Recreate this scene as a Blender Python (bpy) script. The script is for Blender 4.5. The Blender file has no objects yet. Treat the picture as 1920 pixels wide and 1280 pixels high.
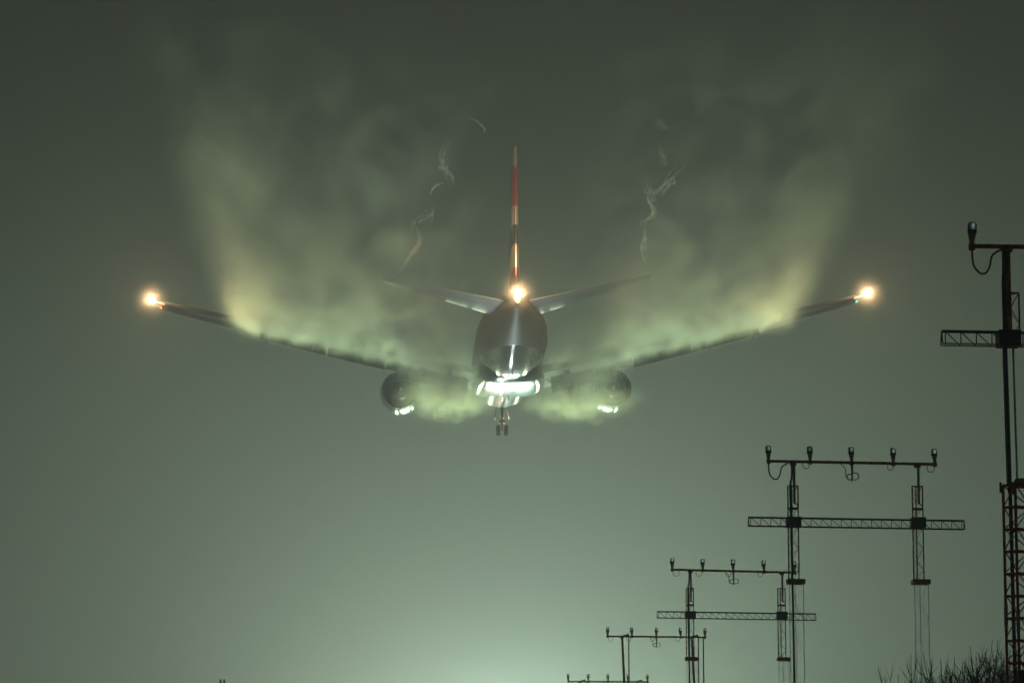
import bpy, bmesh, math, random
from mathutils import Vector, Matrix
R = math.radians
random.seed(7)
sc = bpy.context.scene
col = sc.collection

# ------------------------------------------------------------------ camera
FPX = 6400.0                                   # focal length in pixels of a 1920 px wide frame
PITCH = math.atan((1646 - 640) / FPX)          # horizon lies below the frame
CAM = Vector((0, 0, 1.7))
cd = bpy.data.cameras.new('camera'); cam = bpy.data.objects.new('camera', cd); col.objects.link(cam)
cd.sensor_width = 36.0; cd.lens = FPX / 1920 * 36.0
cd.clip_start = 0.5; cd.clip_end = 12000
cam.location = CAM; cam.rotation_euler = (R(90) + PITCH, 0, 0)
sc.camera = cam

# ------------------------------------------------------------------ world: night sky under city glow
w = bpy.data.worlds.new('World'); sc.world = w; w.use_nodes = True
nt = w.node_tree
for n in list(nt.nodes): nt.nodes.remove(n)
sky = nt.nodes.new('ShaderNodeTexSky'); sky.sky_type = 'NISHITA'; sky.sun_disc = False
sky.sun_elevation = R(35); sky.sun_rotation = R(180)
bw = nt.nodes.new('ShaderNodeRGBToBW')
tint = nt.nodes.new('ShaderNodeMix'); tint.data_type = 'RGBA'; tint.blend_type = 'MULTIPLY'
tint.inputs[0].default_value = 1.0
tint.inputs[7].default_value = (0.84, 1.0, 0.66, 1)
bg = nt.nodes.new('ShaderNodeBackground'); bg.inputs[1].default_value = 0.0007
wo = nt.nodes.new('ShaderNodeOutputWorld')
nt.links.new(sky.outputs[0], bw.inputs[0]); nt.links.new(bw.outputs[0], tint.inputs[6])
nt.links.new(tint.outputs[2], bg.inputs[0]); nt.links.new(bg.outputs[0], wo.inputs[0])

# ------------------------------------------------------------------ render settings
sc.view_settings.view_transform = 'Standard'; sc.view_settings.look = 'None'
sc.view_settings.exposure = 0.2; sc.view_settings.gamma = 1.0
sc.view_settings.use_curve_mapping = False
cy = sc.cycles
cy.volume_bounces = 0; cy.max_bounces = 4; cy.diffuse_bounces = 1; cy.glossy_bounces = 2; cy.transmission_bounces = 4
cy.transparent_max_bounces = 8
cy.use_denoising = True
try: cy.denoiser = 'OPENIMAGEDENOISE'
except Exception: pass
cy.sample_clamp_indirect = 3.0; cy.sample_clamp_direct = 0.0
cy.volume_max_steps = 256
cy.use_adaptive_sampling = True; cy.adaptive_threshold = 0.025; cy.adaptive_min_samples = 24

# where the row of approach lights runs (metres, from the camera): x of its axis at depth y
def row_x(y): return 11.15 - 0.0364 * y
ROW_YAW = math.atan(0.0364)
BAR_Z = 11.7

# ------------------------------------------------------------------ lights
def lamp(name, kind, loc, energy, color, size=0.3, aim=None, spot=None, sx=None, spread=None):
    ld = bpy.data.lights.new(name, kind); ld.energy = energy; ld.color = color
    if kind in ('POINT', 'SPOT'): ld.shadow_soft_size = size
    if kind == 'SPOT': ld.spot_size = R(spot); ld.spot_blend = 1.0
    if kind == 'AREA':
        ld.shape = 'RECTANGLE'; ld.size = sx or size; ld.size_y = size
        if spread: ld.spread = R(spread)
    o = bpy.data.objects.new(name, ld); col.objects.link(o); o.location = loc
    if aim is not None:
        o.rotation_euler = (Vector(aim) - Vector(loc)).to_track_quat('-Z', 'Y').to_euler()
    return o

# lit approach-light barrettes farther along the row, below the frame
LAMP_COL = (0.84, 1.0, 0.88)
LAMP_W, NEAR_W = 74000.0, 17000.0
BEAM_W, BEAM_COL = 2000000.0, (.78, 1.0, .62)  # power and colour of the added vapour spots
# crossbar of lit lamps before the threshold, below the frame: its glow fills the haze and its lamps mirror in the belly
for i in range(9):
    c = (1, .20, .07) if i == 0 else ((.34, 1, .50) if i in (2, 5, 8) else LAMP_COL)
    lamp('crossbar_light', 'POINT', (-17.5 + 3.9 * i, 540, BAR_Z + .3), LAMP_W * (.45 if i == 0 else 1), c, .35)
for i in range(5):
    lamp('crossbar_light', 'POINT', (-13.5 + 6.2 * i, 690, BAR_Z + .3), LAMP_W * .5, (1, .35, .16) if i == 0 else LAMP_COL, .35)
for y in (338, 368):                          # nearest lit barrettes, just below the frame
    lamp('barrette_light', 'POINT', (row_x(y), y, BAR_Z + .3), NEAR_W, (.82, 1.0, 1.0), .5)
for y in (315, 345):
    lamp('barrette_light', 'SPOT', (row_x(y), y, BAR_Z + .3), 480000, (.82, 1.0, 1.0), .5, aim=(row_x(y) + 3, 0, 4), spot=46)
# added spots, out of view, that brighten the vapour behind each wing
for s_ in (-1, 1):
    lamp('vapour_beam', 'SPOT', (s_ * 46, 790, BAR_Z + .5), BEAM_W, BEAM_COL, .6, aim=(s_ * 12.5, 275, 46), spot=7.5)

# ------------------------------------------------------------------ node helpers
class X_:
    """a tiny expression wrapper round Math nodes"""
    def __init__(s, nt, sock): s.nt, s.s = nt, sock
    def _op(s, op, *a, clamp=False):
        n = s.nt.nodes.new('ShaderNodeMath'); n.operation = op; n.use_clamp = clamp
        for i, v in enumerate((s,) + a):
            if isinstance(v, X_): s.nt.links.new(v.s, n.inputs[i])
            else: n.inputs[i].default_value = float(v)
        return X_(s.nt, n.outputs[0])
    def __add__(s, o): return s._op('ADD', o)
    __radd__ = __add__
    def __sub__(s, o): return s._op('SUBTRACT', o)
    def __rsub__(s, o): return (s * -1.0) + o
    def __mul__(s, o): return s._op('MULTIPLY', o)
    __rmul__ = __mul__
    def __truediv__(s, o): return s._op('DIVIDE', o)
    def __neg__(s): return s * -1.0
    def abs(s): return s._op('ABSOLUTE')
    def sq(s): return s * s
    def exp(s): return s._op('EXPONENT')
    def max(s, o): return s._op('MAXIMUM', o)
    def min(s, o): return s._op('MINIMUM', o)
    def pow(s, o): return s._op('POWER', o)
    def clamp01(s): return s._op('ADD', 0.0, clamp=True)
    def gt(s, o): return s._op('GREATER_THAN', o)
    def gauss(s, c, w): return (-(((s - c) / w).sq())).exp()
    def step(s, a, b):
        n = s.nt.nodes.new('ShaderNodeMapRange'); n.interpolation_type = 'SMOOTHSTEP'
        s.nt.links.new(s.s, n.inputs[0])
        n.inputs[1].default_value = a; n.inputs[2].default_value = b
        n.inputs[3].default_value = 0; n.inputs[4].default_value = 1
        return X_(s.nt, n.outputs[0])

def obj_xyz(nt):
    tc = nt.nodes.new('ShaderNodeTexCoord'); sp = nt.nodes.new('ShaderNodeSeparateXYZ')
    nt.links.new(tc.outputs['Object'], sp.inputs[0])
    return [X_(nt, sp.outputs[i]) for i in range(3)], tc
def noise3(nt, x, y, z, scale=1.0, detail=2.0, rough=.5, dist=0.0):
    c = nt.nodes.new('ShaderNodeCombineXYZ')
    for i, v in enumerate((x, y, z)):
        if isinstance(v, X_): nt.links.new(v.s, c.inputs[i])
        else: c.inputs[i].default_value = v
    n = nt.nodes.new('ShaderNodeTexNoise')
    n.inputs['Scale'].default_value = scale; n.inputs['Detail'].default_value = detail
    n.inputs['Roughness'].default_value = rough; n.inputs['Distortion'].default_value = dist
    nt.links.new(c.outputs[0], n.inputs['Vector'])
    return X_(nt, n.outputs[0])

MATS = {}
def mat(name, color, rough=.5, trans=0.0, metal=0.0, coat=0.0, spec=.5, vary=0.0, scale=4.0, emit=None, emit_s=0.0, bump=0.0):
    if name in MATS: return MATS[name]
    m = bpy.data.materials.new(name); m.use_nodes = True; MATS[name] = m
    t = m.node_tree; b = t.nodes['Principled BSDF']
    b.inputs['Base Color'].default_value = (*color, 1); b.inputs['Roughness'].default_value = rough
    b.inputs['Metallic'].default_value = metal; b.inputs['Coat Weight'].default_value = coat
    b.inputs['Transmission Weight'].default_value = trans
    b.inputs['Coat Roughness'].default_value = .08
    b.inputs['Specular IOR Level'].default_value = spec
    if emit: b.inputs['Emission Color'].default_value = (*emit, 1); b.inputs['Emission Strength'].default_value = emit_s
    if vary or bump:
        (x, y, z), tc = obj_xyz(t)
        n = noise3(t, x, y, z, scale, 4, .6)
        if vary:
            r = t.nodes.new('ShaderNodeMix'); r.data_type = 'RGBA'
            t.links.new(n.step(.3, .7).s, r.inputs[0])
            r.inputs[6].default_value = (*[c * (1 - vary) for c in color], 1)
            r.inputs[7].default_value = (*[min(1, c * (1 + vary)) for c in color], 1)
            t.links.new(r.outputs[2], b.inputs['Base Color'])
        if bump:
            bp = t.nodes.new('ShaderNodeBump'); bp.inputs['Strength'].default_value = bump; bp.inputs['Distance'].default_value = .05
            t.links.new(n.s, bp.inputs['Height']); t.links.new(bp.outputs[0], b.inputs['Normal'])
    return m

# ------------------------------------------------------------------ mesh helpers
class MB:
    def __init__(s): s.v, s.f = [], []
    def add(s, vs, fs):
        o = len(s.v); s.v += [tuple(v) for v in vs]; s.f += [tuple(i + o for i in f) for f in fs]; return s
    def box(s, c, size, M=None):
        hx, hy, hz = size[0] / 2, size[1] / 2, size[2] / 2
        vs = [Vector((x, y, z)) for x in (-hx, hx) for y in (-hy, hy) for z in (-hz, hz)]
        if M is not None: vs = [M @ v for v in vs]
        vs = [v + Vector(c) for v in vs]
        return s.add(vs, [(0, 1, 3, 2), (4, 6, 7, 5), (0, 4, 5, 1), (2, 3, 7, 6), (0, 2, 6, 4), (1, 5, 7, 3)])
    def tube(s, pts, r, n=6, closed=False):
        pts = [Vector(p) for p in pts]; k = len(pts)
        rs = r if isinstance(r, (list, tuple)) else [r] * k
        vs, fs = [], []; ref = None
        for i, p in enumerate(pts):
            if closed: t = pts[(i + 1) % k] - pts[i - 1]
            else: t = pts[min(i + 1, k - 1)] - pts[max(i - 1, 0)]
            t.normalize()
            if ref is None: ref = t.orthogonal().normalized()
            u = (ref - t * ref.dot(t))
            u = u.normalized() if u.length > 1e-6 else t.orthogonal().normalized()
            ref = u; v = t.cross(u)
            for j in range(n):
                a = 2 * math.pi * j / n
                vs.append(p + (u * math.cos(a) + v * math.sin(a)) * rs[i])
        m = k if closed else k - 1
        for i in range(m):
            a, b = i * n, ((i + 1) % k) * n
            for j in range(n):
                fs.append((a + j, a + (j + 1) % n, b + (j + 1) % n, b + j))
        if not closed: fs += [tuple(range(n))[::-1], tuple(range((k - 1) * n, k * n))]
        return s.add(vs, fs)
    def loft(s, rings, caps=True):
        n = len(rings[0]); vs = [p for r in rings for p in r]; fs = []
        for i in range(len(rings) - 1):
            a, b = i * n, (i + 1) * n
            for j in range(n): fs.append((a + j, a + (j + 1) % n, b + (j + 1) % n, b + j))
        if caps: fs += [tuple(range(n))[::-1], tuple(range((len(rings) - 1) * n, len(rings) * n))]
        return s.add(vs, fs)
    def lathe(s, prof, axis='Z', n=16, c=(0, 0, 0)):
        rings = []
        for r, h in prof:
            ring = []
            for j in range(n):
                a = 2 * math.pi * j / n; p, q = r * math.cos(a), r * math.sin(a)
                v = {'Z': (p, q, h), 'Y': (p, h, q), 'X': (h, p, q)}[axis]
                ring.append(Vector(v) + Vector(c))
            rings.append(ring)
        return s.loft(rings)
    def mesh(s, name, m, smooth=True):
        me = bpy.data.meshes.new(name); me.from_pydata(s.v, [], s.f); me.update()
        bm = bmesh.new(); bm.from_mesh(me); bmesh.ops.recalc_face_normals(bm, faces=bm.faces); bm.to_mesh(me); bm.free()
        if m is not None: me.materials.append(m)
        if smooth:
            for p in me.polygons: p.use_smooth = True
            try: me.set_sharp_from_angle(angle=R(38))
            except Exception: pass
        return me
    def build(s, name, m, parent=None, smooth=True):
        return link(name, s.mesh(name, m, smooth), parent)
def link(name, me, parent=None, loc=None, rot=None):
    o = bpy.data.objects.new(name, me); col.objects.link(o); o.parent = parent
    if loc is not None: o.location = loc
    if rot is not None: o.rotation_euler = rot
    return o
def empty(name, loc=(0, 0, 0), rot=(0, 0, 0)):
    o = bpy.data.objects.new(name, None); col.objects.link(o); o.location = loc; o.rotation_euler = rot
    o.empty_display_size = .5; return o
def tag(o, label=None, cat=None, group=None, kind=None):
    if label: o['label'] = label
    if cat: o['category'] = cat
    if group: o['group'] = group
    if kind: o['kind'] = kind
    return o

# ------------------------------------------------------------------ ground
g = MB(); N = 24; XS, Y0, Y1 = 2600, -200, 5200
for i in range(N + 1):
    for j in range(N + 1): g.v.append((-XS + 2 * XS * i / N, Y0 + (Y1 - Y0) * j / N, 0))
for i in range(N):
    for j in range(N): g.f.append((i * (N + 1) + j, (i + 1) * (N + 1) + j, (i + 1) * (N + 1) + j + 1, i * (N + 1) + j + 1))
tag(g.build('ground', mat('grass_ground', (.045, .06, .03), .95, vary=.4, scale=.02), smooth=False), kind='structure')

# ------------------------------------------------------------------ haze
def volume_mat(name, color, aniso, density, step=1.0):
    m = bpy.data.materials.new(name); m.use_nodes = True; t = m.node_tree
    for n in list(t.nodes): t.nodes.remove(n)
    o = t.nodes.new('ShaderNodeOutputMaterial'); v = t.nodes.new('ShaderNodeVolumePrincipled')
    v.inputs['Color'].default_value = (*color, 1); v.inputs['Anisotropy'].default_value = aniso
    if callable(density): t.links.new(density(t).s, v.inputs['Density'])
    else: v.inputs['Density'].default_value = density
    t.links.new(v.outputs[0], o.inputs['Volume'])
    m.cycles.volume_step_rate = step
    return m
HAZE_D = 0.00068
hz = MB().box((0, 2500, 49), (5600, 5800, 102)).build('haze', volume_mat('haze_air', (.94, .98, .88), .15, HAZE_D), smooth=False)
tag(hz, kind='stuff')
# ------------------------------------------------------------------ airliner
PLANE_LOC = Vector((-0.35, 302.1, 48.15)); PL_YAW, PL_PITCH, PL_BANK = R(1.47), R(3.6), R(-.75)
plane = empty('airliner', PLANE_LOC)
plane.rotation_mode = 'QUATERNION'
PM = Matrix.Rotation(PL_YAW, 4, 'Z') @ Matrix.Rotation(PL_PITCH, 4, 'X') @ Matrix.Rotation(PL_BANK, 4, 'Y')
plane.rotation_quaternion = PM.to_quaternion()
tag(plane, 'twin-engine airliner seen from behind, landing gear down, wings trailing vapour', 'airliner')
def plane_pt(p): return PLANE_LOC + PM.to_3x3() @ Vector(p)

def fuselage_paint():
    m = bpy.data.materials.new('fuselage_paint'); m.use_nodes = True; t = m.node_tree; b = t.nodes['Principled BSDF']
    (x, y, z), tc = obj_xyz(t)
    mx = t.nodes.new('ShaderNodeMix'); mx.data_type = 'RGBA'
    t.links.new(z.step(-1.37, -1.33).s, mx.inputs[0])
    mx.inputs[6].default_value = (.012, .02, .05, 1); mx.inputs[7].default_value = (.12, .118, .115, 1)
    n = noise3(t, x, y * .3, z, .9, 4, .6)
    m2 = t.nodes.new('ShaderNodeMix'); m2.data_type = 'RGBA'; m2.blend_type = 'MULTIPLY'
    t.links.new(mx.outputs[2], m2.inputs[6]); t.links.new((n.step(.35, .7) * .3).s, m2.inputs[0]); m2.inputs[7].default_value = (.7, .68, .62, 1)
    t.links.new(m2.outputs[2], b.inputs['Base Color'])
    t.links.new((z.step(-1.37, -1.33) * .38 + .105).s, b.inputs['Roughness']); b.inputs['Specular IOR Level'].default_value = .22
    n2 = noise3(t, x * 1.6, y * .35, z * 1.2, 1.6, 4, .6)
    bp = t.nodes.new('ShaderNodeBump'); bp.inputs['Strength'].default_value = .26; bp.inputs['Distance'].default_value = .03
    t.links.new(n2.s, bp.inputs['Height']); t.links.new(bp.outputs[0], b.inputs['Normal'])
    return m
M_FUS = fuselage_paint()
M_WING = mat('wing_grey', (.03, .033, .036), .75, spec=.2, vary=.15, scale=.7)
M_FLAP = mat('flap_grey', (.05, .053, .056), .6, spec=.2, vary=.15, scale=.9)
M_SLAT = mat('slat_metal', (.05, .05, .055), .6, spec=.2)
M_NAC = mat('nacelle_blue', (.012, .02, .04), .10, spec=.12)
M_TITAN = mat('exhaust_titanium', (.11, .1, .09), .4, metal=.8, vary=.2, scale=2)
M_TYRE = mat('tyre_rubber', (.012, .012, .012), .8)
M_GEAR = mat('gear_steel', (.16, .16, .15), .4, metal=.5)
M_STAB = mat('stabiliser_grey', (.055, .06, .07), .5, spec=.25, vary=.1, scale=.8)
M_DARK = mat('dark_grey', (.03, .03, .03), .6)

# fuselage
rings = []; NR = 48
def fus_ring(y, zb, zt, hw, k=1.0):
    zc, hz_ = (zb + zt) / 2, (zt - zb) / 2
    return [Vector((hw * math.sin(a), y, zc - hz_ * math.cos(a))) for a in (2 * math.pi * j / NR for j in range(NR))]
ys = [31.9 - 9 * (i / 12) ** 1.6 for i in range(13)]
for y in ys:
    s = max(.0008, (31.9 - y) / 9); r = 3.1 * (1 - (1 - s) ** 2.1) ** .62
    zc = -.75 * (1 - s) ** 2
    rings.append(fus_ring(y, zc - r, zc + r, r))
for y in [22 - 2 * i for i in range(17)]: rings.append(fus_ring(y, -3.1, 3.1, 3.1))
for i in range(1, 25):
    t = i / 24; y = -11 - 20.9 * t
    zb = -3.1 + 4.3 * t ** 1.45; zt = 3.1 - .75 * t ** 2.2; hw = .22 + 2.88 * (1 - t ** 2.0)
    rings.append(fus_ring(y, zb, zt, hw))
fus = MB().loft(rings).build('fuselage', M_FUS, plane)
MB().lathe([(.22, 0), (.3, -.1), (.27, -.35), (.05, -.3)], 'Y', 16, (0, -31.85, 1.95)).build('exhaust_pipe', M_TITAN, fus)

# wing to body fairing, flat underneath
fr = []
for i in range(25):
    t = i / 24; y = 15.0 - 24.5 * t
    e = (math.sin(math.pi * t)) ** .5 if 0 < t < 1 else 0
    hw = 2.35 + .95 * e; zb = -2.72 - .78 * e - .036 * (12 * t - 6) ; zt = -1.0
    ring = []
    for j in range(40):
        a = 2 * math.pi * j / 40; ca, sa = math.cos(a), math.sin(a); p = .58
        ring.append(Vector((hw * math.copysign(abs(sa) ** p, sa), y, (zb + zt) / 2 - (zt - zb) / 2 * math.copysign(abs(ca) ** p, ca))))
    fr.append(ring)
fair = MB().loft(fr).build('belly_fairing', M_FUS, plane)
MB().loft([[Vector((x_, y_, z_)) for x_, y_ in ((-.03, -.2), (.03, -.2), (.03, .2), (-.03, .2))] for z_ in (-3.8, -4.25)]).build('drain_mast', M_DARK, fair)
for yy in (18.0, -13.0):
    MB().loft([[Vector((x_, yy + y_ + (z_ + 3) * .3, z_)) for x_, y_ in ((-.03, -.3), (.03, -.3), (.03, .25), (-.03, .25))] for z_ in (-2.9, -3.5)]).build('blade_antenna', M_STAB, fus)

# lifting surfaces
def foil(le, chord, thick, x, z, twist=0.0, camber=.02, n=9, vertical=False, t0=0.0, t1=1.0):
    up, lo = [], []
    for i in range(n + 1):
        u = t0 + (t1 - t0) * (1 - math.cos(math.pi * i / n)) / 2
        th = 5 * thick * (.2969 * math.sqrt(u) - .126 * u - .3516 * u ** 2 + .2843 * u ** 3 - .1015 * u ** 4) + .0012
        cm = camber * 4 * u * (1 - u)
        up.append((u, cm + th)); lo.append((u, cm - th))
    pts = up + lo[::-1]
    ct, st = math.cos(twist), math.sin(twist)
    out = []
    for u, v in pts:
        a, b = (u - .3) * chord, v * chord
        yy = le - .3 * chord - (a * ct - b * st * -1 * 0 + 0) ; zz = b * ct - a * st
        out.append(Vector((b, le - u * chord, z)) if vertical else Vector((x, yy, z + zz)))
    return out
def wing_le(X): return 11.8 - (X - 3.1) * .662
def wing_te(X): return -2.9 - .06 * (X - 3.1) if X < 10 else -3.3 - (X - 10) * .31
def wing_z(X): return -1.75 + .172 * (X - 3.0) + .0009 * (X - 3) ** 2
def wing_tw(X): return R(1.0 - 10.0 * (X / 30) ** 1.3)
def wing_th(X): return .13 - .012 * X / 30
def make_wing(sgn):
    side = 'left' if sgn < 0 else 'right'
    W = empty('wing'); W.parent = plane
    xs = [2.2, 3.1, 5, 7, 8.5, 10, 12, 15, 18, 21, 24, 27, 29, 30.0, 30.35]
    rg = []
    for X in xs:
        c = wing_le(X) - wing_te(X)
        if X > 29.5: c *= (1 - (X - 29.5) * .25)
        flapped = X < 22.5
        rg.append(foil(wing_le(X) - (.0 if X < 29.5 else (X - 29.5) * .5), c * (.8 if flapped else 1), wing_th(X) * (1.25 if flapped else 1), sgn * X, wing_z(X), wing_tw(X)))
    MB().loft(rg).build('wing_box', M_WING, W)
    def flap(x0, x1, name, drop, back, frac, ang, m=M_FLAP):
        r_ = []
        for X in (x0, (x0 + x1) / 2, x1):
            c = wing_le(X) - wing_te(X); fc = c * frac
            r_.append(foil(wing_te(X) + fc * .72 - back, fc, .12, sgn * X, wing_z(X) - c * .015 - drop, R(ang)))
        return MB().loft(r_).build(name, m, W)
    flap(3.7, 9.0, 'flap', 1.0, 1.1, .24, 28); flap(11.0, 16.0, 'flap', .55, .7, .25, 26); flap(16.1, 21.8, 'flap', .5, .6, .25, 26)
    flap(9.15, 10.85, 'flaperon', .35, .3, .22, 16)
    flap(22.9, 28.2, 'aileron', -.08, .02, .24, -5)
    for x0, x1 in ((4.6, 8.4), (11.0, 14.4), (14.5, 17.9), (18.0, 21.4), (21.5, 24.8), (24.9, 28.2)):
        r_ = []
        for X in (x0, x1):
            c = wing_le(X) - wing_te(X)
            r_.append(foil(wing_le(X) + .055 * c + .1, c * .14 + .15, .16, sgn * X, wing_z(X) - c * .03 - .04, R(-15), camber=.05))
        MB().loft(r_).build('slat', M_SLAT, W)
    for X, L in ((7.6, 6.0), (13.2, 5.2), (17.4, 4.6), (21.2, 3.8)):
        c = wing_le(X) - wing_te(X); y0 = wing_te(X) + c * .3; zc = wing_z(X) - c * .045
        rr = []
        for i in range(9):
            u = i / 8; r = .3 * max(.06, math.sin(math.pi * (u * .92 + .06))) ** .7
            rr.append([Vector((sgn * X + r * .75 * math.cos(a), y0 - L * u, zc - .15 - .9 * u ** 2 + r * 1.15 * math.sin(a))) for a in (2 * math.pi * k / 12 for k in range(12))])
        MB().loft(rr).build('flap_track_fairing', M_WING, W)
    # navigation light in the tip leading edge
    colr = (1, .09, .03) if sgn < 0 else (.05, .9, .45)
    X = 30.35
    nm = mat('navigation_light_' + ('red' if sgn < 0 else 'green'), colr, .3, emit=colr, emit_s=5 if sgn < 0 else 2.2)
    MB().lathe([(.02, .45), (.07, .35), (.1, .1), (.09, -.2), (.02, -.32)], 'Y', 10, (sgn * (X + .1), wing_le(X) - 1.0, wing_z(X) - .02)).build('navigation_light', nm, W)
    # wing tip strobe on its short aft boom
    sp = Vector((sgn * 31.05, wing_te(30) - .1, wing_z(30) + .42))
    MB().tube([(sgn * 30.0, wing_te(30) + .25, wing_z(30) + .1), sp], [.09, .05], 8).build('strobe_boom', M_WING, W)
    MB().lathe([(.01, .26), (.13, .2), (.21, .05), (.21, -.06), (.13, -.2), (.01, -.26)], 'Y', 14, sp).build('strobe_light', M_STROBE, W)
    q = plane_pt(sp + Vector((0, -.75, 0)))
    lamp('strobe_flash', 'POINT', q, STROBE_W, STROBE_COL, .05); HALO.append(q)
STROBE_COL = (1, .64, .30); STROBE_W = 6000; HALO = []
M_STROBE = mat('strobe_lens', (1, .9, .7), .3, emit=(1, .86, .62), emit_s=90)
make_wing(-1); make_wing(1)

# engines
def make_engine(sgn):
    E_ = empty('engine'); E_.parent = plane; cx, cz = sgn * 9.7, -2.72
    MB().lathe([(1.35, 11.6), (1.5, 13.2), (1.72, 13.45), (1.83, 13.1), (1.92, 11.6), (1.93, 10), (1.86, 8.2), (1.74, 7.0), (1.66, 6.3), (1.6, 6.35), (1.62, 8.5), (1.4, 10)], 'Y', 48, (cx, 0, cz)).build('fan_cowl', M_NAC, E_)
    MB().lathe([(1.3, 9.6), (1.32, 8), (1.15, 6.6), (.98, 5.4), (.86, 4.6), (.8, 4.65), (.82, 6.5)], 'Y', 36, (cx, 0, cz)).build('core_cowl', M_TITAN, E_)
    MB().lathe([(.6, 6.4), (.55, 5.2), (.3, 4.2), (.04, 3.6)], 'Y', 24, (cx, 0, cz)).build('exhaust_cone', M_TITAN, E_)
    p = []
    for y, zb, zt, hw in ((11.4, cz + 1.7, cz + 1.85, .12), (9.5, cz + 1.55, cz + 2.2, .3), (7, cz + .9, cz + 2.3, .34), (4.5, cz + .9, -.75, .3), (1.5, -1.5, -.9, .2), (-.2, -1.25, -1.0, .05)):
        p.append([Vector((cx - hw, y, zb)), Vector((cx + hw, y, zb)), Vector((cx + hw, y, zt)), Vector((cx - hw, y, zt))])
    MB().loft(p).build('pylon', M_WING, E_)
make_engine(-1); make_engine(1)

# fin with banded paint
def fin_paint():
    m = bpy.data.materials.new('fin_paint'); m.use_nodes = True; t = m.node_tree; b = t.nodes['Principled BSDF']
    (x, y, z), tc = obj_xyz(t)
    u = z + (y + 29).sq() * .05 - x.abs() * 1.3          # bands curve across the fin
    rp = t.nodes.new('ShaderNodeValToRGB'); rp.color_ramp.interpolation = 'CONSTANT'
    t.links.new(((u - 2.0) / 13.0).s, rp.inputs[0])
    red, white, blue = (.5, .022, .016, 1), (.62, .56, .46, 1), (.015, .02, .04, 1)
    stops = [(0, red), (.19, white), (.325, blue), (.445, white), (.558, red), (.80, white)]
    e = rp.color_ramp.elements
    e[0].position, e[0].color = stops[0]; e[1].position, e[1].color = stops[1]
    for p_, c_ in stops[2:]:
        k = e.new(p_); k.color = c_
    t.links.new(rp.outputs[0], b.inputs['Base Color']); b.inputs['Roughness'].default_value = .3
    return m
M_FIN = fin_paint()
FIN = empty('tail_fin'); FIN.parent = plane
def fin_sec(z):
    u = (z - 2.4) / (13.9 - 2.4)
    return -18.3 - 10.6 * u, 9.3 - 6.4 * u
r1, r2 = [], []
for z in [2.4 + 11.5 * i / 10 for i in range(11)]:
    le, c = fin_sec(z); th = .105
    r1.append(foil(le, c, th, 0, z, vertical=True, camber=0, t1=.69))
    rr = foil(le, c, th, 0, z, vertical=True, camber=0, t0=.7)
    r2.append(rr)
r1.append([Vector((v.x * .3, v.y - .25 + (v.y + 30) * -.05, v.z + .18)) for v in r1[-1]])
MB().loft(r1).build('fin_panel', M_FIN, FIN); MB().loft(r2).build('rudder', M_FIN, FIN)

for sgn in (-1, 1):
    S = empty('horizontal_stabiliser'); S.parent = plane
    a_, b_ = [], []
    for X in (.9, 1.6, 4, 7, 9.5, 10.6, 10.8):
        u = (X - 1.6) / 9.15; le = -22.6 - 6.6 * u; c = 6.9 - 4.7 * u; z = 1.35 + 1.95 * u
        tw = R(-4.5)
        a_.append(foil(le, c, .1, sgn * X, z, tw, 0, t1=.69)); b_.append(foil(le, c, .1, sgn * X, z, tw, 0, t0=.7))
    MB().loft(a_).build('stabiliser_panel', M_STAB, S); MB().loft(b_).build('elevator', M_STAB, S)

# tail strobe
MB().lathe([(.01, .2), (.14, .16), (.21, .0), (.18, -.14), (.01, -.24)], 'Y', 14, (0, -32.5, 1.85)).build('strobe_light', M_STROBE, plane)
HALO.append(plane_pt((0, -33.2, 1.85))); lamp('strobe_flash', 'POINT', HALO[-1], STROBE_W, STROBE_COL, .05)

# landing gear
def wheel_mesh(r, wd):
    return MB().lathe([(r * .45, -wd * .5), (r * .82, -wd * .5), (r * .96, -wd * .38), (r, -wd * .15), (r, wd * .15), (r * .96, wd * .38), (r * .82, wd * .5), (r * .45, wd * .5)], 'X', 28).mesh('tyre', M_TYRE)
def rim_mesh(r, wd): return MB().lathe([(r * .1, -wd * .42), (r * .47, -wd * .42), (r * .47, wd * .42), (r * .1, wd * .42)], 'X', 20).mesh('rim', M_GEAR)
NG = empty('nose_gear'); NG.parent = plane
MB().tube([(0, 25.9, -2.4), (0, 25.9, -3.9), (0, 25.9, -3.92), (0, 25.9, -5.2)], [.15, .15, .1, .1], 12).build('strut', M_GEAR, NG)
MB().tube([(-.5, 25.9, -5.2), (.5, 25.9, -5.2)], .07, 10).build('axle', M_GEAR, NG)
MB().tube([(0, 27.6, -2.7), (0, 26.0, -4.1)], .08, 8).build('drag_brace', M_GEAR, NG)
wm, rm = wheel_mesh(.54, .42), rim_mesh(.54, .42)
for s in (-1, 1):
    wl = link('tyre', wm, NG, (s * .37, 25.9, -5.2)); link('rim', rm, wl)
    mm = Matrix.Rotation(R(s * -8), 3, 'Y')
    MB().box((s * .62, 26.4, -3.55), (.05, 2.6, 1.0), mm).build('gear_door', M_STAB, NG)
    MB().tube([(s * .18, 26.0, -4.35), (s * .18, 26.15, -4.35)], .14, 12).build('taxi_light', M_GEAR, NG)
MB().box((0, 25.95, -4.35), (.6, .1, .12)).build('light_bracket', M_GEAR, NG)
lamp('taxi_lamp_glow', 'POINT', plane_pt((0, 26.45, -4.2)), 500, (1, .55, .22), .1)
mw, mr = wheel_mesh(.67, .5), rim_mesh(.67, .5)
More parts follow.
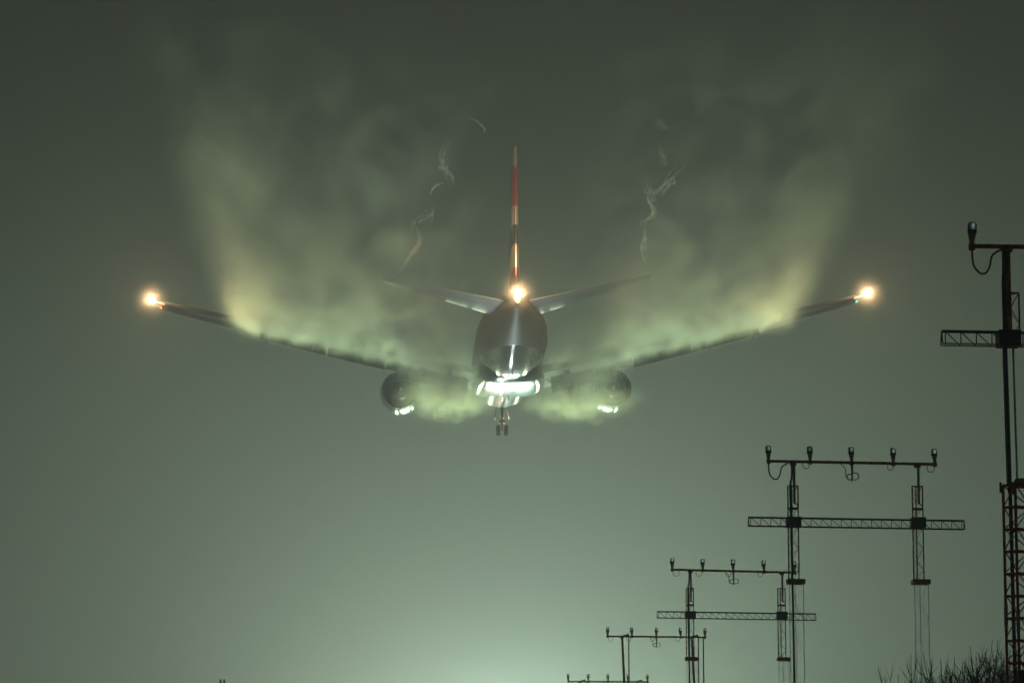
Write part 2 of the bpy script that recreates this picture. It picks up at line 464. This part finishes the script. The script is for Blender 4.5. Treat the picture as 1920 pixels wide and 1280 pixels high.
for s in (-1, 1):
    G = empty('main_gear'); G.parent = plane; gx, gy = s * 5.5, -.6
    MB().tube([(s * 5.2, gy, -1.6), (gx, gy, -3.6), (gx, gy, -3.62), (gx, gy, -5.2)], [.24, .24, .17, .17], 14).build('strut', M_GEAR, G)
    MB().tube([(s * 3.4, gy, -2.4), (gx, gy, -4.0)], .1, 8).build('side_brace', M_GEAR, G)
    tilt = R(8)
    MB().tube([(gx, gy + 1.7 * math.cos(tilt), -5.2 + 1.7 * math.sin(tilt)), (gx, gy - 1.7 * math.cos(tilt), -5.2 - 1.7 * math.sin(tilt))], .16, 12).build('bogie_beam', M_GEAR, G)
    for k in (-1, 0, 1):
        ay, az = gy + 1.45 * k * math.cos(tilt), -5.2 + 1.45 * k * math.sin(tilt)
        MB().tube([(gx - .85, ay, az), (gx + .85, ay, az)], .08, 8).build('axle', M_GEAR, G)
        for t in (-1, 1):
            wl = link('tyre', mw, G, (gx + t * .7, ay, az)); link('rim', mr, wl)
    MB().box((gx + s * .75, gy, -3.1), (.06, 2.2, 2.0), Matrix.Rotation(R(s * -6), 3, 'Y')).build('gear_door', M_STAB, G)
# ------------------------------------------------------------------ vapour shed by the wings
VROT = (0, PL_BANK, PL_YAW)
def voxel_volume(name, fn, lo, hi, res, material, base):
    """a mesh hull whose geometry nodes fill a voxel grid with the density field fn(x, y, z)"""
    t = bpy.data.node_groups.new(name + '_field', 'GeometryNodeTree')
    t.interface.new_socket('Geometry', in_out='INPUT', socket_type='NodeSocketGeometry')
    t.interface.new_socket('Geometry', in_out='OUTPUT', socket_type='NodeSocketGeometry')
    t.nodes.new('NodeGroupInput'); out = t.nodes.new('NodeGroupOutput')
    pos = t.nodes.new('GeometryNodeInputPosition'); sp = t.nodes.new('ShaderNodeSeparateXYZ')
    t.links.new(pos.outputs[0], sp.inputs[0])
    d = fn(t, *[X_(t, sp.outputs[k]) for k in range(3)])
    vc = t.nodes.new('GeometryNodeVolumeCube')
    t.links.new(d.s, vc.inputs['Density'])
    vc.inputs['Min'].default_value = lo; vc.inputs['Max'].default_value = hi
    for k, r in zip(('Resolution X', 'Resolution Y', 'Resolution Z'), res): vc.inputs[k].default_value = r
    sm = t.nodes.new('GeometryNodeSetMaterial'); sm.inputs['Material'].default_value = material
    t.links.new(vc.outputs[0], sm.inputs[0]); t.links.new(sm.outputs[0], out.inputs[0])
    o = base.build(name, material, smooth=False)
    md = o.modifiers.new('density', 'NODES'); md.node_group = t
    return o

def vapour_density(t, x, y, z):
    ax = x.abs()
    te = (ax - 10.0).max(0.0) * -.285 - 3.2
    s = (te - y)                                     # metres behind the trailing edge
    sp = s.max(0.0)
    zc = ax * .185 - 2.55 - s.step(-2, 14) * 1.35
    big = noise3(t, x * .20, y * .055, z * .25, 1.0, 3, .55, 1.2)
    fine = noise3(t, x * .6, y * .22, z * .7, 1.0, 3.0, .62, 1.0)
    tiny = noise3(t, x * 1.7, y * .6, z * 1.8, 1.0, 3.0, .6, .8)
    xe = sp * -.03 + 24.2
    wob = (big - .5) * 2.6 + (fine - .5) * 1.6
    outer = (xe - ax + wob).step(-.4, 2.4)
    inner = (ax - (sp * .08).min(2.0)).step(3.2, 7.5)
    front = s.step(-1.8, .9)
    patch = (big * .5 + fine * .32 + tiny * .18).step(.405, .59)
    near = (sp / -9.5).exp() * .60 + (sp / -30.0).exp() * .022
    dz = z - zc + (fine - .5) * 2.0 * sp.step(0, 6) + (tiny - .5) * 1.1
    q = dz.max(0.0) / (sp * .034 + .85) + (-dz).max(0.0) / (sp * .03 + .46)
    sheet = (-(q.sq())).exp() * outer * inner * front * (patch * .95 + .05) * near
    inb = ax.gauss(5.8, 2.3) * z.gauss(-3.1, 1.5) * s.step(.5, 4) * (sp / -7.0).exp() * .34 * (fine.step(.3, .65) * .6 + .4)
    vw = sp * .020 + 1.3
    rr = ((ax - xe + 1.0 + wob * .5) / vw).sq() + ((z - zc - .6) / (vw * 1.1)).sq()
    vort = (-rr).exp() * s.step(.5, 9) * ((sp * (x.gt(0.0) * -.022 - .0143)).exp()) * .028 * ((fine * .6 + tiny * .4).step(.34, .62) * .85 + .15)
    drift = big.step(.42, .70) * ((-(((z - zc - 2.0) / 4.5).sq())).exp()) * s.step(15, 60) * .0040 * ax.step(0, 6) * (1.0 - ax.step(21, 29))
    d = (sheet + vort + inb) * (1.0 - s.step(78, 98)) + drift * (1.0 - s.step(95, 122))
    return (d - .0009).max(0.0)
M_VAP = volume_mat('vapour_mist', (.92, 1.0, .74), .62, 1.0, 5.5)
for sgn in (-1, 1):
    rg = []
    for yy in (0.5, -6, -12, -25, -45, -70, -130):
        sp = max(0, -yy - 4); k = 2.1 + .055 * sp
        prof = [(0.0, -3.9 - k * .8), (14, -2.0 - k * .8), (28.3, .6 - k * .8), (28.3, 2.6 + k), (14, .3 + k), (0.0, -1.9 + k)]
        rg.append([Vector((sgn * a, yy, b)) for a, b in prof])
    x0, x1 = sorted((0.0, sgn * 28.5))
    v = voxel_volume('wing_vapour', vapour_density, (x0, -130, -10), (x1, 1, 12), (80, 170, 60), M_VAP, MB().loft(rg))
    v.location = PLANE_LOC; v.rotation_euler = VROT
    tag(v, 'pale green sheet of vapour streaming off the ' + ('left wing with the red tip light' if sgn < 0 else 'right wing with the green tip light'), 'vapour', 'condensation trailing from the wings', kind='stuff')

def blob_density(ax_, ay_, az_, peak, seed):
    def f(t, x, y, z):
        n = noise3(t, x * .3 + seed, y * .14, z * .5, 1.0, 3, .55, .5)
        n2 = noise3(t, x * .9, y * .3, z * 1.2 + seed, 1.0, 2, .5, .3)
        q = (x / ax_).sq() + (y / ay_).sq() + ((z + (x / ax_).sq() * -az_ * .25 + (n2 - .5) * 1.8) / az_).sq()
        return ((q * -2.6).exp() - .06).max(0.0) * ((n * .6 + n2 * .4).step(.34, .60) * .85 + .15) * peak
    return f
M_FLAPMIST = volume_mat('flap_mist', (.95, 1.0, .64), .62, 1.0, 3.0)
for sgn, cx, cz, a1, a2, a3, pk, sd in ((-1, -5.4, -5.9, 5.0, 9, 1.6, .27, 3.1), (1, 6.0, -6.1, 5.8, 9, 1.4, .25, 8.4)):
    rg = []
    for i in range(9):
        th = math.pi * (i + .02) / 8.04
        rg.append([Vector((a1 * math.sin(th) * math.cos(p_), a2 * math.cos(th), a3 * 1.9 * math.sin(th) * math.sin(p_) + a3 * .45)) for p_ in (2 * math.pi * k / 16 for k in range(16))])
    v = voxel_volume('flap_vapour', blob_density(a1, a2, a3, pk, sd), (-a1, -a2, -a3 * 1.3), (a1, a2, a3 * 2.2), (48, 30, 32), M_FLAPMIST, MB().loft(rg))
    v.location = PLANE_LOC + Matrix.Rotation(PL_YAW, 3, 'Z') @ Vector((cx, -11, cz)); v.rotation_euler = VROT
    tag(v, 'bright yellow-green mist below the ' + ('left' if sgn < 0 else 'right') + ' engine, beside the landing gear', 'vapour', 'bright mist below the engines', kind='stuff')

# ------------------------------------------------------------------ added ball of mist round each strobe, standing in for its bloom
def halo_density(t, x, y, z):
    r = (x.sq() + y.sq() + z.sq()).pow(.5)
    return ((r / -.42).exp() * .036 + .0008) * (1.0 - r.step(1.2, 2.15))
M_HALO = volume_mat('strobe_bloom', (.98, .96, .94), .2, 1.0, 1.5)
for q, lb in zip(HALO, ('left wing tip, above the red light', 'right wing tip, above the green light', 'tail cone under the fin')):
    b = MB().lathe([(2.2 * math.sin(math.pi * (i + .03) / 10.06), -2.2 * math.cos(math.pi * (i + .03) / 10.06)) for i in range(11)], 'Z', 20)
    v = voxel_volume('strobe_bloom', halo_density, (-2.2, -2.2, -2.2), (2.2, 2.2, 2.2), (24, 24, 24), M_HALO, b); v.location = q
    tag(v, 'soft orange bloom round the strobe at the ' + lb, 'mist', 'bloom round the strobes', kind='stuff')

# ------------------------------------------------------------------ thin vortex wisps off the stabiliser tips
CF = Vector((0, math.cos(PITCH), math.sin(PITCH))); CU = Vector((0, -math.sin(PITCH), math.cos(PITCH)))
def ray(x, y): return Vector((1, 0, 0)) * ((x - 960) / FPX) + CU * ((640 - y) / FPX) + CF
def at_height(x, y, z):
    d = ray(x, y); return CAM + d * ((z - CAM.z) / d.z)
def at_depth(x, y, depth): return CAM + ray(x, y) * depth
def smooth_path(P, k=6):
    out = []
    for i in range(len(P) - 1):
        p0, p1, p2, p3 = P[max(i - 1, 0)], P[i], P[i + 1], P[min(i + 2, len(P) - 1)]
        for j in range(k):
            u = j / k
            out.append(.5 * ((2 * p1) + (p2 - p0) * u + (2 * p0 - 5 * p1 + 4 * p2 - p3) * u * u + (3 * p1 - p0 - 3 * p2 + p3) * u ** 3))
    out.append(P[-1]); return out
def wisp_mat(name, dens): return volume_mat(name, (.95, .98, 1.0), .4, dens * .7)
ZT = plane_pt((0, -31, 3.2)).z
def wisp(paths, label):
    W = empty('vortex_wisp', at_height(*paths[0][0][0][:2], ZT)); tag(W, label, 'vapour', 'thin vortices off the tailplane tips', kind='stuff')
    inv = Matrix.Translation(W.location).inverted()
    for pts, r, dens in paths:
        P = smooth_path([inv @ at_height(x, y, ZT) for x, y in pts], 8)
        n = len(P); rw = random.Random(int(pts[0][0] * 7 + pts[0][1]))
        for k in range(5 if r > .12 else 1):               # thin threads twisting round one another
            ph, tw = rw.uniform(0, 6.28), rw.uniform(.10, .26) * rw.choice((-1, 1)); off = r * rw.uniform(.35, 1.1) if r > .12 else 0
            rt = r * rw.uniform(.22, .42) if r > .12 else r * .8
            a, b = (0, n - 1) if k == 0 else sorted((rw.randint(0, n // 3), rw.randint(2 * n // 3, n - 1)))
            Q, rs = [], []
            for i in range(a, b + 1):
                u = (i - a) / max(1, b - a); an = ph + tw * i
                Q.append(P[i] + Vector((math.cos(an) * off, math.sin(an * .7) * off * 2, math.sin(an) * off)))
                rs.append(max(.012, rt * (.05 + 1.2 * math.sin(math.pi * u) ** .6) * (1 + .3 * math.sin(i * 1.3 + ph))))
            MB().tube(Q, rs, 7).build('vortex_strand', wisp_mat('wisp_mist', dens * (2.0 if r > .12 else 1.0)), W)
wisp([([(748, 508), (768, 482), (790, 455), (787, 430)], .34, .05), ([(786, 440), (778, 424), (784, 412), (800, 404), (812, 388), (812, 366)], .26, .10),
      ([(790, 428), (806, 414), (808, 398), (800, 384)], .16, .10),
      ([(806, 366), (813, 352), (822, 346), (832, 343)], .085, 1.6),
      ([(832, 346), (846, 348), (842, 330), (830, 312), (829, 290), (838, 274), (852, 262)], .24, .09),
      ([(826, 345), (836, 332), (836, 312), (824, 296), (825, 282)], .09, .22),
      ([(838, 352), (846, 342), (838, 322), (840, 300), (832, 284)], .07, .2),
      ([(862, 220), (886, 223), (902, 234), (909, 245), (900, 252)], .09, .4)],
     'thin curling vapour wisp with a bright hook, trailing off the left tailplane tip')
wisp([([(1216, 502), (1206, 470), (1208, 440), (1205, 425)], .24, .06),
      ([(1202, 428), (1210, 418), (1226, 404), (1229, 392), (1218, 376), (1216, 360), (1222, 340)], .22, .16),
      ([(1206, 432), (1200, 422), (1208, 412), (1224, 410), (1231, 396), (1224, 382)], .08, .4),
      ([(1214, 342), (1218, 358), (1236, 362), (1252, 346), (1264, 326), (1282, 306)], .34, .15),
      ([(1216, 340), (1214, 352), (1224, 362), (1240, 352), (1252, 330), (1272, 304)], .10, .35),
      ([(1228, 352), (1240, 368), (1250, 352), (1262, 336)], .12, .25),
      ([(1214, 366), (1226, 378), (1224, 358), (1234, 348)], .15, .2),
      ([(1228, 222), (1242, 236), (1256, 240)], .26, .07), ([(1238, 270), (1243, 290), (1240, 320)], .22, .05)],
     'thick knotted vapour wisp trailing off the right tailplane tip')
# ------------------------------------------------------------------ approach light masts
M_RUST = mat('rust_brown_steel', (.5, .16, .07), .7, vary=.5, scale=9)
M_BLACK = mat('black_cable', (.008, .008, .008), .6)
M_PALE = mat('pale_fibreglass', (.85, .87, .85), .5, vary=.2, scale=6)
M_POST = mat('galvanised_post', (.42, .43, .43), .35, metal=.5, vary=.15, scale=6)
M_RED = mat('red_painted_steel', (.7, .09, .035), .55, vary=.4, scale=7)
M_YEL = mat('yellow_lamp_base', (.9, .5, .03), .5, vary=.3, scale=14)
M_BAND = mat('lamp_band', (.02, .02, .018), .5)
M_LENS = mat('lamp_glass', (.42, .46, .43), .5, trans=.35)
M_WHITE = mat('white_fitting', (.6, .6, .57), .5)
M_TRUSS = mat('weathered_truss', (.07, .06, .05), .7, vary=.4, scale=8)

# shared lamp meshes
ME_BASE = MB().lathe([(.02, -.05), (.036, .02), (.042, .06), (.06, .13), (.066, .17), (.02, .175)], 'Z', 14).mesh('lamp_holder', M_YEL)
ME_BAND = MB().lathe([(.02, .165), (.072, .168), (.076, .2), (.07, .215), (.02, .214)], 'Z', 14).mesh('lamp_collar', M_BAND)
ME_LENS = MB().lathe([(.03, .21), (.068, .212), (.074, .26), (.07, .31), (.05, .338), (.012, .345)], 'Z', 16).mesh('lamp_dome', M_LENS)
ME_CLAMP = MB().box((0, 0, 0), (.09, .1, .1)).mesh('clamp', M_RUST, False)
def ring_pts(cx, cz, r, n=14, y=0.0): return [(cx + r * math.sin(2 * math.pi * k / n), y, cz + r * math.cos(2 * math.pi * k / n)) for k in range(n)]
def rod_mesh(name, L, r, m, n=5): return MB().tube([(0, 0, 0), (0, 0, L)], r, n).mesh(name, m)
def place_rod(name, me, L, a, b, parent):
    a, b = Vector(a), Vector(b); d = b - a
    o = link(name, me, parent, a); o.rotation_mode = 'QUATERNION'
    o.rotation_quaternion = d.to_track_quat('Z', 'Y'); o.scale = (1, 1, d.length / L); return o

def lattice(T, name, legs, z0, z1, pitch, r, rb, m, mb, zig=True, tops=()):
    """leg tubes joined by frames in one mesh; the rungs and braces between them are sub-parts"""
    g_ = MB()
    for (x, y) in legs: g_.tube([(x, y, z0), (x, y, z1)], r, 6)
    k = len(legs)
    for z in (z0, z1) + tuple(tops):
        for i in range(k):
            a, b = legs[i], legs[(i + 1) % k]; g_.tube([(a[0], a[1], z), (b[0], b[1], z)], r * .9, 5)
    L_ = g_.build(name, m, T)
    rod = rod_mesh('brace', 1.0, rb, mb); n = max(1, int(round((z1 - z0) / pitch)))
    for i in range(n):
        za, zb = z0 + (z1 - z0) * i / n, z0 + (z1 - z0) * (i + 1) / n
        for j in range(k):
            a, b = legs[j], legs[(j + 1) % k]
            if (i + j) % 2: a, b = b, a
            place_rod('brace', rod, 1.0, (a[0], a[1], za), (b[0], b[1], zb), L_)
    return L_

def mast(px, py, sc_, label, style, tilt=.8, big_loop=False):
    P = at_depth(px, py, FPX / sc_); H = P.z
    T = empty('approach_light_mast', (P.x, P.y, 0), (0, 0, ROW_YAW)); tag(T, label, 'light mast', 'approach light masts receding beside the flight path')
    ti = math.tan(R(tilt))
    def zb(x): return H - x * ti
    cb = MB().tube([(-2.05, 0, zb(-2.05)), (2.06, 0, zb(2.06))], .036, 8).build('crossbar', M_RUST, T)
    for i in range(5):
        x = -2.0 + i
        o = link('approach_lamp', ME_BASE, T, (x, 0, zb(x) + .035), (R(random.uniform(-4, 4)), R(random.uniform(-3, 3)), random.uniform(0, 6)))
        link('lamp_dome', ME_LENS, o); link('lamp_collar', ME_BAND, o)
        link('lamp_clamp', ME_CLAMP, T, (x, 0, zb(x) - .01))
    # slack cable loops under the lamps, and the hanging fitting in the middle
    if big_loop:
        MB().tube(smooth_path([Vector(p) for p in ((-2.0, 0, zb(-2)), (-1.99, -.02, zb(-2) - .28), (-1.9, -.03, zb(-2) - .42), (-1.8, -.02, zb(-2) - .43), (-1.73, -.02, zb(-2) - .32), (-1.68, 0, zb(-2) - .14), (-1.5, 0, zb(-2) - .03))], 5), .016, 6).build('cable_loop', M_BLACK, T)
        loops = ((-1.1, .085), (.93, .085), (1.9, .1))
    else: loops = ((-1.87, .11), (-1.13, .1), (-.16, .1), (.88, .09))
    for x, r in loops:
        n = 12; el = random.uniform(.8, 1.05)
        MB().tube([(x + r * el * math.sin(2 * math.pi * k / n), random.uniform(-.02, .02), zb(x) - r * .95 + r * math.cos(2 * math.pi * k / n)) for k in range(n)], .009, 5, True).build('cable_loop', M_BLACK, T)
    hf = MB().tube([(0, 0, zb(0)), (.01, 0, zb(0) - .2), (0, 0, zb(0) - .46)], [.03, .025, .012], 6).build('hanging_cable', M_BLACK, T)
    MB().tube(ring_pts(.08, zb(0) - .33, .085, 12), .014, 5, True).build('cable_coil', M_RUST, hf)
    MB().tube(ring_pts(-.05, zb(0) - .34, .07, 12, .03), .014, 5, True).build('cable_coil', M_BLACK, hf)
    MB().tube(smooth_path([Vector((-.28, 0, zb(-.2) - .02)), Vector((-.16, .02, zb(0) - .14)), Vector((-.14, .02, zb(0) - .34)), Vector((-.08, 0, zb(0) - .38))], 4), .01, 5).build('cable_loop', M_BLACK, T)
    if style == 'frame':                                  # simple A-frame legs
        for x, dx in ((-1.40, .9), (1.46, 1.0)):
            foot = x + .035 * (H)
            MB().tube([(x, 0, zb(x)), (x + .12, 0, H * .75), (foot, 0, 0)], [.045, .055, .08], 8).build('leg', M_RUST, T)
            MB().tube([(x + .29, .25, zb(x) - .02), (x + .29, .3, 0)], .026, 6).build('stay', M_RUST, T)
            if x > 0: MB().tube([(x + .48, .1, zb(x) - .02), (x + .5, .1, 0)], .026, 6).build('stay', M_RUST, T)
            MB().box((x + .1, .12, zb(x) + .02), (.34, .3, .09), Matrix.Rotation(R(-16), 3, 'Y')).build('bracket', M_RUST, T)
        return T
    tr_z = H - 1.36
    tg = MB()
    tg.tube([(-2.5, 0, tr_z + .035), (2.68, 0, tr_z - .03)], .024, 6)
    for y in (-.1, .1): tg.tube([(-2.5, y, tr_z - .17), (2.68, y, tr_z - .235)], .011, 5)
    for x in (-2.5, 2.68):
        for y in (-.1, .1): tg.tube([(x, 0, tr_z + .035 - (x + 2.5) * .0125), (x, y, tr_z - .17 - (x + 2.5) * .0125)], .011, 5)
    TB = tg.build('truss_beam', M_TRUSS, T)
    rod = rod_mesh('rung', 1.0, .0095, M_TRUSS); n = 21
    for i in range(n + 1):
        x = -2.44 + i * (5.06 / n); dz = -(x + 2.5) * .0125
        place_rod('rung', rod, 1.0, (x, 0, tr_z + .03 + dz), (x - .02, -.1, tr_z - .17 + dz), TB)
        if i < n:
            place_rod('diagonal', rod, 1.0, (x, 0, tr_z + .03 + dz), (x + 5.06 / n, .1, tr_z - .17 + dz), TB)
    for k, cx in enumerate((-1.44, 1.55) if style != 'near' else (-1.485, 1.55)):
        MB().tube([(cx + .05, 0, zb(cx)), (cx + .05, 0, H - 1.0)], .032, 8).build('support_post', M_POST if style != 'near' else M_RUST, T)
        MB().box((cx + .03, 0, zb(cx) - .05), (.16, .09, .08)).build('post_bracket', M_RUST, T)
        if style == 'near':
            legs = [(cx + .06, -.06), (cx + .2, 0), (cx + .06, .1)]
            lattice(T, 'mast_head', legs, H - 1.45, H - .72, .25, .014, .006, M_RUST, M_RUST)
            MB().tube([(cx - .0, 0, H - .02), (cx - .02, 0, H - 1.4)], [.05, .045], 8).build('mast_tube', M_RUST, T)
        else:
            legs = [(cx - .12, -.1), (cx + .125, -.1), (cx + .0, .12)]
            lattice(T, 'mast_head', legs, H - 2.82, H - .57, .25, .0165, .006, M_RUST, M_RUST, tops=(H - 1.12,))
            MB().box((cx + .005, -.1, H - 1.12), (.24, .05, .06)).build('mast_tie', M_RUST, T)
            MB().box((cx + .06, 0, H - 2.86), (.42, .40, .11)).build('base_plate', M_RUST, T)
        MB().box((cx + .02, 0, H - 1.44), (.34, .36, .24)).build('clamp_block', M_BLACK, T)
        if style == 'near':
            for dx, y in ((-.07, -.05), (.1, .05), (.29, 0)):
                MB().tube([(cx + dx, y, H - 1.5), (cx + dx + .02, y, H - 3.72)], .016, 6).build('mast_rod', M_PALE, T)
            rl = [(cx - .13, -.1), (cx + .02, -.3), (cx + .30, -.05)]
            lattice(T, 'red_lattice', rl, 0.0, H - 3.73, .34, .022, .011, M_RED, M_RED, tops=tuple(H - 3.73 - .34 * q for q in range(1, 14)))
            MB().lathe([(.03, -.01), (.1, 0), (.12, .04), (.12, .1), (.09, .14), (.02, .15)], 'Z', 16, (cx + .16, -.06, H - 3.76)).build('insulator', M_WHITE, T)
            MB().lathe([(.03, -.05), (.06, -.03), (.07, .03), (.05, .1), (.02, .13)], 'Z', 12, (cx + .01, -.06, H - 3.8)).build('junction_cap', M_BAND, T)
            MB().tube([(cx - .17, -.1, H - 3.84), (cx - .17, -.1, H - 3.68)], .018, 8).build('aviation_stub', M_BAND, T)
            for q, (dx, y) in enumerate(((-.13, -.1), (.02, -.3))):
                MB().tube([(cx + dx, y, H - 5.9 - .1 * q), (cx + dx, y, H - 5.55 - .1 * q)], .03, 8).build('leg_sleeve', M_WHITE, T)
            MB().box((cx + .12, -.1, H - 6.95), (.62, .5, .3), Matrix.Rotation(R(12), 3, 'Y')).build('platform', M_RED, T)
            MB().box((cx + .25, -.42, H - 6.72), (.12, .1, .36), Matrix.Rotation(R(8), 3, 'Y')).build('junction_box', M_YEL, T)
            MB().box((cx + .05, -.42, H - 6.72), (.16, .1, .3)).build('junction_box', M_BAND, T)
        else:
            sl = [(cx - .11, -.13), (cx + .22, -.13), (cx + .06, .14)]
            lattice(T, 'mast_shaft', sl, 0.0, H - 2.9, .42, .007, .0035, M_PALE, M_PALE)
        if k == 0:
            c0 = cx - .06
            pts = [(c0 + .06, -.05, zb(cx)), (c0 + .04, -.08, H - .4), (c0, -.14, H - .62), (c0 + .01, -.16, H - 2.0), (c0 + .03, -.17, H - 4.5), (c0 + .05, -.17, 0)]
            MB().tube(smooth_path([Vector(p) for p in pts], 3), .026 if style != 'near' else .03, 7).build('power_cable', M_BLACK, T)
    return T

mast(2062, 465, 120.5, 'nearest light mast, cut off by the right edge, red lattice foot', 'near', .5, True)
mast(1597, 867, 78.2, 'light mast in full view with five lamps and a long ladder truss', 'lattice', .85, True)
mast(1375, 1070, 57.5, 'light mast partly behind the larger one, its truss lower in the picture', 'lattice', 1.2)
mast(1230.5, 1193, 45.8, 'light mast on plain sloping legs, second lowest of the row', 'frame', .4)
mast(1140, 1277, 37.2, 'lowest and farthest light mast, only its lamps above the bottom edge', 'frame', .2)

# ------------------------------------------------------------------ bare shrubs and the far pole
M_TWIG = mat('bare_twig', (.04, .03, .022), .85, vary=.3, scale=5)
def shrub(px, py, sc_, label, seed, spread=1.0):
    rnd = random.Random(seed)
    P = at_depth(px, py, FPX / sc_); H = P.z + .12
    T = empty('bare_shrub', (P.x, P.y, 0)); tag(T, label, 'shrub', 'bare shrubs at the lower right')
    trunk, crown = MB(), MB()
    def shoot(m, p, d, L, r, n=4):
        q = [Vector(p)]; dd = Vector(d).normalized(); pts = []
        for i in range(n):
            dd = (dd + Vector((rnd.uniform(-.2, .2), rnd.uniform(-.2, .2), rnd.uniform(-.02, .12)))).normalized()
            q.append(q[-1] + dd * L / n)
        m.tube(q, [r * (1 - .75 * i / n) for i in range(n + 1)], 4)
        return q, dd
    for i in range(46):
        a = rnd.uniform(0, 6.28); b = rnd.uniform(0, 1) ** .5
        base = (math.cos(a) * b * .8 * spread, math.sin(a) * b * .8, 0)
        h = H * (1 - .24 * b * rnd.uniform(.3, 1)) * rnd.uniform(.9, 1)
        q, dd = shoot(trunk, base, (math.cos(a) * b * .26 + rnd.uniform(-.08, .08), math.sin(a) * b * .26, 1), h, .045, 9)
        for k in range(5, 9):
            for _ in range(4):
                a2 = rnd.uniform(0, 6.28); t2 = rnd.uniform(.5, 1.5)
                q2, d2 = shoot(crown, q[k], (math.cos(a2) * t2, math.sin(a2) * t2, 1), rnd.uniform(.4, .8), .017)
                for _ in range(2):
                    a3 = rnd.uniform(0, 6.28)
                    shoot(crown, q2[2], (d2.x + math.cos(a3) * .8, d2.y + math.sin(a3) * .8, d2.z), rnd.uniform(.2, .4), .010, 3)
    f = (H - .42) / sorted(v[2] for v in crown.v)[int(len(crown.v) * .985)]
    for m_ in (trunk, crown): m_.v = [(v[0] * .6, v[1] * .6, v[2] * f) for v in m_.v]
    trunk.build('trunk', M_TWIG, T); crown.build('crown', M_TWIG, T)
shrub(1815, 1228, 95, 'bare twiggy shrub at the bottom edge, middle one beside the red lattice', 3)
shrub(1858, 1216, 90, 'tallest bare shrub, right against the red lattice foot', 8)
shrub(1775, 1244, 88, 'lowest bare shrub, leftmost of the three by the red lattice', 15, .8)
shrub(1915, 1232, 86, 'bare shrub behind the red lattice, cut by the right edge', 21, .9)

P = at_depth(417, 1275, 52); H = P.z
T = empty('marker_post', (P.x, P.y, 0)); tag(T, 'small dark two-pronged post top alone at the bottom edge, far left', 'post')
MB().tube([(0, 0, 0), (0, 0, H - .12)], .06, 8).build('post', M_BLACK, T)
MB().loft([[Vector((x * .11, y * .05, H - .14 + z)) for x, y in ((-1, -1), (1, -1), (1, 1), (-1, 1))] for z in (0,)] + [[Vector((x * .05, y * .04, H - .08)) for x, y in ((-1, -1), (1, -1), (1, 1), (-1, 1))]]).build('head', M_BLACK, T)
for s_ in (-1, 1): MB().tube([(s_ * .028, 0, H - .1), (s_ * .026, 0, H + .02)], [.02, .012], 7).build('prong', M_BLACK, T)
